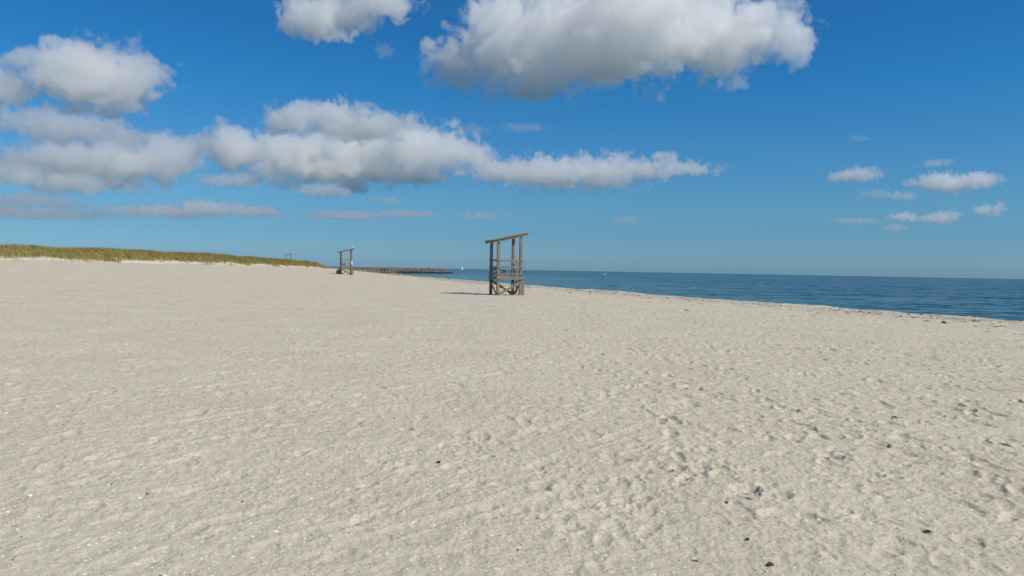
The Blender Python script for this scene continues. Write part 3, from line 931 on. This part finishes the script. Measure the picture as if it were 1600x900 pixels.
rp.color_ramp.elements[1].position = .72; rp.color_ramp.elements[1].color = (.80, .78, .73, 1)
e = rp.color_ramp.elements.new(.22); e.color = (.17, .135, .105, 1)
e = rp.color_ramp.elements.new(.40); e.color = (.66, .62, .55, 1)
t.links.new(rp.outputs[0], b.inputs['Base Color'])
def grit(n_, dmin, dmax, smean, pw=1.0):
    d_ = dmin * (dmax / dmin) ** (rng.random(n_) ** pw)
    a_ = rng.uniform(-R(36), R(36), n_)
    X_, Y_ = d_ * np.sin(a_), d_ * np.cos(a_)
    kp = (rng.random(n_) < np.interp(a_, [-.6, .6], [1, .75])) & ((edge(Y_) - X_) > 3) & ((dune_mask(X_, Y_) < .05))
    X_, Y_, d_ = X_[kp], Y_[kp], d_[kp]
    tn = rng.random(len(X_))
    tn = np.where(rng.random(len(X_)) < np.interp(X_ / Y_, [-.6, .6], [0, .35]), tn * .4, tn)
    return X_, Y_, rng.gamma(2.5, smean / 2.5, len(X_)) * np.interp(d_, [3, 8, 60], [.8, 1, 3.2]), tn
X_, Y_, sz_, tn_ = grit(170000, 2.6, 95, .0060, .8)
fl = flakes('shell_grit', X_, Y_, np.minimum(sz_, .035) * np.where(tn_ < .4, .6, 1.0), tn_, m_bits, .3, .12)
tag(fl, 'fine white and dark shell crumbs sprinkled over the dry sand', 'shell grit', kind='stuff')

# ------------------------------------------------------------------ boats, buoys, birds
m_sail, t, b = new_mat('white_sailcloth', .7, .2)
t.links.new(mix(t, noise(t, .6, N(t, 'ShaderNodeTexCoord').outputs['Object'], 3), (.80, .80, .79), (.86, .86, .86)), b.inputs['Base Color'])
m_hull, t, b = new_mat('boat_hull_paint', .4, .4)
t.links.new(mix(t, noise(t, .6, N(t, 'ShaderNodeTexCoord').outputs['Object'], 3), (.70, .71, .73), (.8, .8, .81)), b.inputs['Base Color'])
m_grey, t, b = new_mat('grey_ship_paint', .6, .3)
t.links.new(mix(t, noise(t, .1, N(t, 'ShaderNodeTexCoord').outputs['Object'], 3), (.10, .13, .16), (.16, .19, .22)), b.inputs['Base Color'])
m_red, t, b = new_mat('red_buoy_paint', .5, .3)
t.links.new(mix(t, noise(t, 2, N(t, 'ShaderNodeTexCoord').outputs['Object'], 3), (.35, .05, .05), (.45, .09, .08)), b.inputs['Base Color'])
def hull(L_, B_, Hh):
    bm = bmesh.new(); rings = []
    for i in range(9):
        tt = i / 8; wd = B_ / 2 * (math.sin(math.pi * min(1, .28 + tt * .72)) ** .7 if tt < 1 else .02)
        x = -L_ / 2 + L_ * tt; sh = Hh * (1 + .25 * (2 * tt - 1) ** 2)
        rings.append([bm.verts.new((x, y * wd, z)) for y, z in ((-1, sh), (-.85, .2 * Hh), (0, -.35 * Hh), (.85, .2 * Hh), (1, sh))])
    for a_, c_ in zip(rings, rings[1:]):
        for j in range(4): bm.faces.new((a_[j], a_[j + 1], c_[j + 1], c_[j]))
        bm.faces.new((a_[4], a_[0], c_[0], c_[4]))
    bm.faces.new(rings[0]); bm.faces.new(rings[-1][::-1])
    return bm
def sail_mesh(pts, belly, thick=.02, n_=8):
    """three cornered sail with a belly in it"""
    A, B, D = [Vector(p) for p in pts]
    bm = bmesh.new(); nm = (B - A).cross(D - A).normalized()
    for sgn in (-1, 1):
        g = {}
        for i in range(n_ + 1):
            for j in range(n_ + 1 - i):
                u, v = i / n_, j / n_; w_ = 1 - u - v
                g[i, j] = bm.verts.new(A * w_ + B * u + D * v + nm * (belly * 27 * u * v * w_ + sgn * thick / 2))
        for i in range(n_):
            for j in range(n_ - i):
                bm.faces.new((g[i, j], g[i + 1, j], g[i, j + 1]))
                if i + j < n_ - 1: bm.faces.new((g[i + 1, j], g[i + 1, j + 1], g[i, j + 1]))
    return bm
def sailboat(x, Yd, hgt, rz, label):
    p = at(x, 420, Yd)
    r = empty('sailboat', (p.x, p.y, SEA), rz)
    k = hgt / 12
    bm = hull(9 * k, 2.6 * k, 1.0 * k); bm_obj('hull', bm, m_hull, r, True)
    bm = bmesh.new(); bar(bm, (.6 * k, 0, .8 * k), (.6 * k, 0, 12.2 * k), .14 * k, .14 * k, (0, 1, 0)); bm_obj('mast', bm, m_hull, r)
    bm = bmesh.new(); bar(bm, (.6 * k, 0, 1.9 * k), (-3.4 * k, .5 * k, 1.9 * k), .12 * k, .12 * k); bm_obj('boom', bm, m_hull, r)
    bm_obj('mainsail', sail_mesh(((.45 * k, 0, 2.05 * k), (.45 * k, 0, 12 * k), (-3.4 * k, .5 * k, 2.05 * k)), .3 * k), m_sail, r, True)
    bm_obj('jib', sail_mesh(((4.2 * k, 0, 1.3 * k), (.75 * k, 0, 10.2 * k), (.5 * k, .7 * k, 1.7 * k)), .3 * k), m_sail, r, True)
    tag(r, label, 'sailboat', 'sailboats on the horizon')
sailboat(722.5, 2600, 9.5, .85, 'white sailboat on the horizon beyond the jetty tip, the taller one')
sailboat(702.3, 3600, 9.0, .75, 'smaller white sailboat on the horizon above the jetty')
p = at(670.5, 419, 8500)
r = empty('ship', (p.x, p.y, SEA), .1)
bm_obj('hull', hull(30, 7, 4.5), m_grey, r)
bm = bmesh.new()
bar(bm, (-9, 0, 7), (3, 0, 7), 5.5, 5); bar(bm, (-7, 0, 11.1), (-1, 0, 11.1), 4, 3)
bm_obj('superstructure', bm, m_grey, r)
bm = bmesh.new(); bar(bm, (-4, 0, 12.7), (-4, 0, 17), .5, .5, (0, 1, 0)); bm_obj('mast', bm, m_grey, r)
tag(r, 'faint grey ship far out on the horizon over the jetty', 'ship')
def buoy(x, y, Yd, size, mat, label):
    p = at(x, y, Yd)
    r = empty('buoy', (p.x, p.y, SEA))
    bm = bmesh.new()
    prof = [(0, -.5), (.45, -.4), (.62, 0), (.55, .35), (.30, .75), (.16, 1.1), (.0, 1.15)]
    sg = 16; rings = []
    for rad, z in prof:
        rings.append([bm.verts.new((rad * size * math.cos(2 * math.pi * i / sg), rad * size * math.sin(2 * math.pi * i / sg), z * size)) for i in range(sg)] if rad > 0 else [bm.verts.new((0, 0, z * size))] * sg)
    for a_, c_ in zip(rings, rings[1:]):
        for i in range(sg):
            vs = []
            for v in (a_[i], a_[(i + 1) % sg], c_[(i + 1) % sg], c_[i]):
                if v not in vs: vs.append(v)
            bm.faces.new(vs)
    bm_obj('float', bm, mat, r, True)
    bm = bmesh.new(); bmesh.ops.create_cone(bm, cap_ends=True, segments=10, radius1=.05 * size, radius2=.05 * size, depth=.5 * size, matrix=Matrix.Translation((0, 0, 1.38 * size)))
    bm_obj('staff', bm, m_metal, r)
    tag(r, label, 'buoy', 'buoys off the beach')
buoy(945, 429.3, 760, .95, m_hull, 'white buoy floating off the beach, left of the red one')
buoy(977.5, 429.7, 780, .9, m_red, 'red buoy floating off the beach')
p = at(1053, 425, 3800)
r = empty('channel_marker', (p.x, p.y, SEA))
bm = bmesh.new(); bar(bm, (0, 0, -2), (0, 0, 5.5), .9, .9, (0, 1, 0)); bm_obj('pile', bm, m_grey, r)
bm = bmesh.new(); bar(bm, (0, -.7, 5), (0, .7, 5), 1.9, 1.9); bm_obj('board', bm, m_grey, r)
tag(r, 'tiny dark channel marker on the sea horizon right of the buoys', 'marker')

m_gull, t, b = new_mat('gull_feathers', .7, .2)
sp = N(t, 'ShaderNodeSeparateXYZ'); t.links.new(N(t, 'ShaderNodeTexCoord').outputs['Object'], sp.inputs[0])
bk = mathn(t, 'MULTIPLY', ramp(t, sp.outputs[2], .035, .06), ramp(t, sp.outputs[0], .08, .02))
t.links.new(mix(t, bk, (.8, .8, .79), (.34, .36, .39)), b.inputs['Base Color'])
m_bird, t, b = new_mat('dark_bird_feathers', .7, .2)
t.links.new(mix(t, noise(t, 6, N(t, 'ShaderNodeTexCoord').outputs['Object'], 3), (.03, .03, .035), (.08, .08, .085)), b.inputs['Base Color'])
def skin(name, verts, edges, radii, mat, parent, root=0, sub=1):
    me = bpy.data.meshes.new(name)
    me.from_pydata(verts, edges, []); me.update()
    o = bpy.data.objects.new(name, me); link(o, parent)
    me.materials.append(mat)
    md = o.modifiers.new('skin', 'SKIN'); md.use_smooth_shade = True
    for i, r_ in enumerate(radii):
        sv_ = me.skin_vertices[0].data[i]
        sv_.radius = (r_, r_) if not isinstance(r_, tuple) else r_
        sv_.use_root = (i == root)
    if sub:
        s2 = o.modifiers.new('smooth', 'SUBSURF'); s2.levels = sub; s2.render_levels = sub
    return o
def gull(loc, rz, label, swim=True, group=None):
    r = empty('gull', loc, rz)
    z = .02 if swim else .14
    skin('body', [(-.24, 0, z + .05), (-.12, 0, z + .04), (.02, 0, z + .03), (.12, 0, z + .06), (.155, 0, z + .13), (.18, 0, z + .17), (.26, 0, z + .16)],
         [(0, 1), (1, 2), (2, 3), (3, 4), (4, 5), (5, 6)], [.015, .06, .085, .06, .035, .042, .008], m_gull, r, 2)
    if not swim:
        for y in (-.03, .03):
            bm = bmesh.new(); bmesh.ops.create_cone(bm, cap_ends=True, segments=6, radius1=.008, radius2=.008, depth=.13, matrix=Matrix.Translation((0, y, .065)))
            bm_obj('leg', bm, m_red, r)
    tag(r, label, 'gull', group)
for x, y, lb in ((681.3, 429.0, 'white gull floating on the water below the jetty, the left one'), (688.0, 429.6, 'white gull floating on the water below the jetty, the right one')):
    p = at(x, y, 375)
    gull((p.x, p.y, SEA), random.uniform(0, 6), lb, True, 'gulls on the water by the jetty')
def roof_point(tw, lx, ly):
    c, s_ = math.cos(YAW), math.sin(YAW)
    return (tw.location.x + lx * c - ly * s_, tw.location.y + lx * s_ + ly * c, tw.location.z + 3.40 + .232 * (lx + .75) + .205)
gull(roof_point(tower2, .85, -.5), .4, 'gull perched on the high end of the middle tower roof', False)
p = at(947, 167.5, 260)
r = empty('bird', tuple(p), .3)
skin('body', [(-.28, 0, 0), (-.12, 0, .01), (.08, 0, .01), (.2, 0, .03), (.3, 0, .03)], [(0, 1), (1, 2), (2, 3), (3, 4)], [.03, .07, .075, .045, .012], m_bird, r, 1)
for sgn in (-1, 1):
    bm = bmesh.new()
    pl = [(.10, .04, 0), (.16, .32, .10), (.04, .72, .04), (-.06, .70, .04), (-.06, .34, .09), (-.12, .05, 0)]
    for dz in (.012, -.012):
        bm.faces.new([bm.verts.new((x, y * sgn, z + dz)) for x, y, z in (pl if dz > 0 else pl[::-1])])
    bmesh.ops.bridge_loops(bm, edges=[e for e in bm.edges if e.is_boundary])
    bm_obj('wing', bm, m_bird, r)
tag(r, 'tiny dark bird flying under the huge cloud', 'bird')

# ------------------------------------------------------------------ two people by the jetty
def cloth(name, c):
    m, t, b = new_mat(name, .85, .15)
    t.links.new(mix(t, noise(t, 12, N(t, 'ShaderNodeTexCoord').outputs['Object'], 3), tuple(x * .8 for x in c), c), b.inputs['Base Color'])
    return m
m_skin_ = cloth('skin_tone', (.42, .27, .19)); m_hair = cloth('dark_hair', (.03, .022, .018))
m_trs = cloth('dark_trousers', (.016, .016, .02)); 
def person(x, y, h, rz, stride, top_c, label):
    g = ground(x, y)
    r = empty('person', g, rz)
    k = h / 1.75
    s_ = stride
    vs = [(0, 0, .98), (0, 0, 1.15), (0, 0, 1.38), (.01, 0, 1.50), (.02, 0, 1.60), (.03, 0, 1.70),                      # pelvis .. head
          (0, .10, .93), (.16 * s_, .10, .50), (.20 * s_, .10, .08), (.20 * s_ + .14, .11, .03),
          (0, -.10, .93), (-.08 * s_, -.10, .50), (-.34 * s_, -.10, .10), (-.34 * s_ + .14, -.11, .04),
          (0, .19, 1.40), (-.10 * s_, .24, 1.13), (.06 * s_, .25, .90), (.08 * s_, .25, .82),
          (0, -.19, 1.40), (.06 * s_, -.24, 1.13), (.20 * s_, -.24, .92), (.23 * s_, -.24, .84)]
    ed = [(0, 1), (1, 2), (2, 3), (3, 4), (4, 5), (0, 6), (6, 7), (7, 8), (8, 9), (0, 10), (10, 11), (11, 12), (12, 13), (2, 14), (14, 15), (15, 16), (16, 17), (2, 18), (18, 19), (19, 20), (20, 21)]
    rd = [.14, .12, .14, .055, .085, .08, .09, .058, .042, .035, .09, .058, .042, .035, .06, .043, .034, .036, .06, .043, .034, .036]
    V_ = [tuple(c * k for c in v) for v in vs]
    skin('body', V_, ed, [q * k for q in rd], m_skin_, r, 0, 1)
    sub_ = lambda idx, e_, grow, mat, nm, rt: skin(nm, [V_[i] for i in idx], [(idx.index(a_), idx.index(b_)) for a_, b_ in e_], [rd[i] * k * grow for i in idx], mat, r, rt, 1)
    sub_([0, 6, 7, 8, 10, 11, 12], [(0, 6), (6, 7), (7, 8), (0, 10), (10, 11), (11, 12)], 1.16, m_trs, 'trousers', 0)
    sub_([0, 1, 2, 14, 15, 16, 18, 19, 20], [(0, 1), (1, 2), (2, 14), (14, 15), (15, 16), (2, 18), (18, 19), (19, 20)], 1.14, cloth('jacket_cloth', top_c), 'jacket', 0)
    bm = bmesh.new(); bmesh.ops.create_uvsphere(bm, u_segments=14, v_segments=10, radius=.105 * k, matrix=Matrix.Translation((0, 0, 1.665 * k)))
    bmesh.ops.delete(bm, geom=[v for v in bm.verts if v.co.x > .055 * k and v.co.z < 1.70 * k or v.co.z < 1.60 * k], context='VERTS')
    bm_obj('hair', bm, m_hair, r, True)
    tag(r, label, 'person', 'people walking by the jetty')
person(601.2, 427.0, 1.8, R(200), 1.0, (.05, .04, .04), 'person in dark clothes walking by the jetty root, the left of two')
person(605.4, 427.1, 1.78, R(20), .7, (.10, .085, .08), 'person in dark clothes walking by the jetty root, the right of two')

# ------------------------------------------------------------------ clouds (lit volumes)
def cloud_material(name, k):
    m = bpy.data.materials.new(name)
    m.use_nodes = True
    t = m.node_tree
    t.nodes.remove(t.nodes['Principled BSDF'])
    v = N(t, 'ShaderNodeVolumePrincipled')
    v.inputs['Color'].default_value = (1, .998, .986, 1)
    v.inputs['Anisotropy'].default_value = .45
    v.inputs['Density'].default_value = k
    t.links.new(v.outputs[0], t.nodes['Material Output'].inputs['Volume'])
    return m
H_BASE = 700.0
def elev(x, y):
    d = ray(x, y); return d.z / math.hypot(d.x, d.y)
def cloud(label, puffs, wave=30, amp=.42, thick=1.0, soft=.16, seed=0, group='clouds', lumps=1.0, depth=1.0):
    xs0 = min(p[0] - p[2] for p in puffs); xs1 = max(p[0] + p[2] for p in puffs)
    ys0 = min(p[1] - p[3] for p in puffs); ys1 = max(p[1] + p[3] for p in puffs)
    cx, cyy = (xs0 + xs1) / 2, (ys0 + ys1) / 2
    d = ray(cx, cyy)
    dist = min(H_BASE / max(elev(cx, ys1), .02), 17000)
    az = math.atan2(d.x, d.y)
    hor = math.hypot(d.x, d.y)
    pos = EYE + d * (dist / hor)
    s = dist / F * math.hypot(1, (cx - 800) / F)    # metres per photo pixel out there
    o = bpy.data.objects.new('cloud', bpy.data.volumes.new('cloud'))
    o.location = pos
    o.rotation_euler = (0, ROLL * 0, -az)
    link(o)
    tag(o, label, 'cloud', group)
    inv = o.rotation_euler.to_matrix().inverted()
    g = bpy.data.node_groups.new('cloud_form', 'GeometryNodeTree')
    g.interface.new_socket('Geometry', in_out='OUTPUT', socket_type='NodeSocketGeometry')
    out = g.nodes.new('NodeGroupOutput')
    P = g.nodes.new('GeometryNodeInputPosition').outputs[0]
    def vm(op, a, b=None):
        n = g.nodes.new('ShaderNodeVectorMath'); n.operation = op
        setin(g, n.inputs[0], a)
        if b is not None: setin(g, n.inputs[1], b)
        return n.outputs['Value'] if op == 'LENGTH' else n.outputs[0]
    def nz(vec, wl, detail, rough):
        n = g.nodes.new('ShaderNodeTexNoise')
        setin(g, n.inputs['Vector'], vec)
        n.inputs['Scale'].default_value = 1 / wl
        n.inputs['Detail'].default_value = detail
        n.inputs['Roughness'].default_value = rough
        return n
    rr_ = random.Random(seed * 31 + 5)
    off = tuple(rr_.uniform(-500, 500) * s * wave for _ in range(3))
    PO = vm('ADD', P, off)
    # warp the space a little so that no puff stays an ellipsoid
    wn = nz(PO, wave * s * 1.1, 2, .5)
    wp = vm('MULTIPLY', vm('SUBTRACT', wn.outputs['Color'], (.5, .5, .5)), (wave * s * .9, wave * s * .9, wave * s * .65))
    PW = vm('ADD', P, wp)
    PB = vm('ADD', PO, wp)
    acc = None
    lo = np.array([1e9] * 3); hi = -lo; zb = 1e9
    for p in puffs:
        dd = ray(p[0], p[1]); q = EYE + dd * (dist / math.hypot(dd.x, dd.y))
        c = inv @ (q - pos)
        rx, rz = p[2] * s, p[3] * s
        ry = (0.4 * rx + .5 * rz) * depth
        c.y = rr_.uniform(-.35, .35) * ry
        u = vm('MULTIPLY', vm('SUBTRACT', PW, tuple(c)), (1 / rx, 1 / ry, 1 / rz))
        f = mathn(g, 'SUBTRACT', 1.0, vm('LENGTH', u))
        acc = f if acc is None else mathn(g, 'SMOOTH_MAX', acc, f, .25)
        m_ = 1.28
        zb = min(zb, c.z - rz)
        lo = np.minimum(lo, [c.x - rx * m_, c.y - ry * m_, c.z - rz * m_]); hi = np.maximum(hi, [c.x + rx * m_, c.y + ry * m_, c.z + rz * m_])
    lo -= 6 * s; hi += 6 * s
    def billow(wl, det):
        return mathn(g, 'ABSOLUTE', mathn(g, 'SUBTRACT', nz(PB, wl * s, det, .5).outputs[0], .5))
    e = mathn(g, 'MULTIPLY', billow(wave * .95, 0), 5.2 * amp)
    e = mathn(g, 'MULTIPLY_ADD', billow(wave * .42, 0), 4.0 * amp, e)
    e = mathn(g, 'MULTIPLY_ADD', mathn(g, 'SUBTRACT', nz(PB, wave * .22 * s, 3.0, .65).outputs[0], .5), 3.6 * amp * lumps, e)
    tot = mathn(g, 'ADD', mathn(g, 'SUBTRACT', acc, 1.12 * amp + .04), e)
    sx_ = g.nodes.new('ShaderNodeSeparateXYZ'); setin(g, sx_.inputs[0], PW)
    hh = (hi[2] - lo[2]) * .22
    flat = mathn(g, 'DIVIDE', mathn(g, 'SUBTRACT', sx_.outputs[2], zb), hh)
    flat = mathn(g, 'ADD', flat, mathn(g, 'MULTIPLY', e, .35))
    tot = mathn(g, 'SMOOTH_MIN', tot, flat, .12)
    den = mathn(g, 'DIVIDE', tot, soft, clamp=True)
    den = mathn(g, 'POWER', den, 1.6)
    vc = g.nodes.new('GeometryNodeVolumeCube')
    setin(g, vc.inputs['Density'], den)
    vc.inputs['Min'].default_value = tuple(lo); vc.inputs['Max'].default_value = tuple(hi)
    dim = (hi - lo) / s
    vc.inputs['Resolution X'].default_value = int(np.clip(dim[0] / 1.7, 16, 380))
    vc.inputs['Resolution Y'].default_value = int(np.clip(dim[1] / 4.0, 12, 90))
    vc.inputs['Resolution Z'].default_value = int(np.clip(dim[2] / 1.7, 12, 150))
    sm = g.nodes.new('GeometryNodeSetMaterial')
    g.links.new(vc.outputs[0], sm.inputs[0])
    mat = cloud_material('cloud_vapour', thick / (18.0 * s))
    sm.inputs['Material'].default_value = mat
    g.links.new(sm.outputs[0], out.inputs[0])
    o.data.materials.append(mat)
    md = o.modifiers.new('form', 'NODES'); md.node_group = g
    return o
CL = [
 ('huge white and grey cumulus cloud at the top right of centre', [(715,88,62,46),(800,55,95,78),(900,50,125,82),(1000,45,125,85),(1090,48,110,66),(1180,48,85,48),(1232,55,34,36),(835,128,62,36),(930,110,90,30)], dict(wave=62, amp=.36, thick=.75)),
 ('ragged white cloud cut by the top edge of the picture', [(488,30,50,32),(540,16,62,30),(600,4,52,26),(522,52,34,14)], dict(wave=40, amp=.32, thick=1.1)),
 ('rounded white cumulus puff high on the left', [(60,94,34,13),(110,112,54,40),(162,120,72,46),(208,116,38,42)], dict(wave=44, amp=.28)),
 ('white cloud touching the left edge beside the rounded puff', [(2,132,46,21)], dict(wave=30, amp=.35)),
 ('grey white cloud bank just under the rounded puff', [(50,192,46,20),(112,202,58,19),(180,206,42,19)], dict(wave=30, amp=.36, thick=.9)),
 ('broad grey flat cloud above the left dune', [(100,244,66,22),(172,252,86,29),(250,252,64,28),(296,228,36,18),(248,216,34,13)], dict(wave=36, amp=.36, thick=.9)),
 ('bright edged cloud low at the left edge of the sky', [(22,268,50,22),(90,280,60,19),(150,289,56,10),(192,292,30,6)], dict(wave=26, amp=.34)),
 ('domed white cloud sitting on top of the long cloud bank', [(460,184,44,27),(520,183,54,28),(585,196,50,26)], dict(wave=36, amp=.36)),
 ('long white and grey cloud bank left of the nearest tower', [(366,232,60,32),(470,240,92,42),(560,240,94,42),(650,232,90,42),(722,240,56,28),(510,268,90,15),(620,270,96,13)], dict(wave=46, amp=.36)),
 ('long tapering white cloud above the nearest tower', [(785,268,58,20),(860,272,74,25),(940,270,68,26),(1005,268,52,16),(1075,262,54,10),(1036,247,30,9)], dict(wave=28, amp=.42)),
 ('small flat cloud beneath the long cloud bank', [(345,284,26,8),(376,281,38,11)], dict(wave=16, amp=.45)),
 ('small bright cloud above the middle tower', [(482,298,30,8),(515,296,38,12)], dict(wave=16, amp=.38)),
 ('faint thin cloud streak right of the small bright cloud', [(608,313,28,6)], dict(wave=12, amp=.32, thick=.9)),
 ('long thin layered cloud low over the dune', [(182,326,28,7),(262,330,64,9),(330,325,54,11),(394,330,50,9)], dict(wave=18, amp=.32, thick=1.1)),
 ('dim grey cloud streak at the far left, upper of two', [(50,312,52,9),(95,320,34,5)], dict(wave=16, amp=.32, thick=.8)),
 ('dim grey cloud streak at the far left, lower of two', [(40,331,95,7)], dict(wave=16, amp=.32, thick=.8)),
 ('faint broken cloud band low above the middle tower', [(540,336,66,7),(640,333,50,5)], dict(wave=14, amp=.34, thick=.9)),
 ('faint flat little cloud low left of the nearest tower roof', [(752,339,34,6)], dict(wave=12, amp=.45, thick=.9)),
 ('faint tiny cloud low right of the nearest tower roof', [(978,344,22,6)], dict(wave=10, amp=.32, thick=.8)),
 ('small bright cloud on the right, left of the longer one', [(1320,276,22,8),(1346,273,24,11)], dict(wave=14, amp=.34, thick=1.4)),
 ('longest small white cloud on the right over the sea', [(1464,287,30,12),(1500,287,32,11),(1528,280,26,10)], dict(wave=16, amp=.32, thick=1.5)),
 ('wispy scrap of cloud under the small bright right cloud', [(1372,302,16,6),(1352,304,10,6)], dict(wave=10, amp=.34, thick=.6)),
 ('tiny cloud midway between the two right bright clouds', [(1412,306,22,6)], dict(wave=9, amp=.45, thick=.9)),
 ('low white cloud on the right, first of a row of three', [(1413,339,20,7)], dict(wave=10, amp=.3, thick=1.5)),
 ('low white cloud on the right, middle of a row of three', [(1456,342,20,6),(1477,339,18,9)], dict(wave=10, amp=.3, thick=1.5)),
 ('low white cloud nearest the right edge of the picture', [(1541,330,18,7),(1560,327,8,8)], dict(wave=10, amp=.32, thick=1.4)),
 ('tiny lowest cloud on the right above the sea horizon', [(1397,356,16,5)], dict(wave=8, amp=.4, thick=1.1)),
 ('faint thin cloud line left of the row of three', [(1340,344,40,4)], dict(wave=10, amp=.3, thick=.5)),
 ('faint wisp between the two top clouds', [(600,80,15,13)], dict(wave=12, amp=.32, thick=.3)),
 ('faint thin wisp right of the domed cloud', [(818,200,44,7),(738,203,30,10)], dict(wave=16, amp=.32, thick=.25)),
 ('faint wisp high over the small bright right cloud', [(1345,216,15,5)], dict(wave=9, amp=.32, thick=.35)),
 ('faint wisp above the longest small right cloud', [(1464,255,20,5)], dict(wave=9, amp=.32, thick=.8)),
]
for i, (lb, pf, kw) in enumerate(CL):
    cloud(lb, pf, seed=i + 1, **kw)
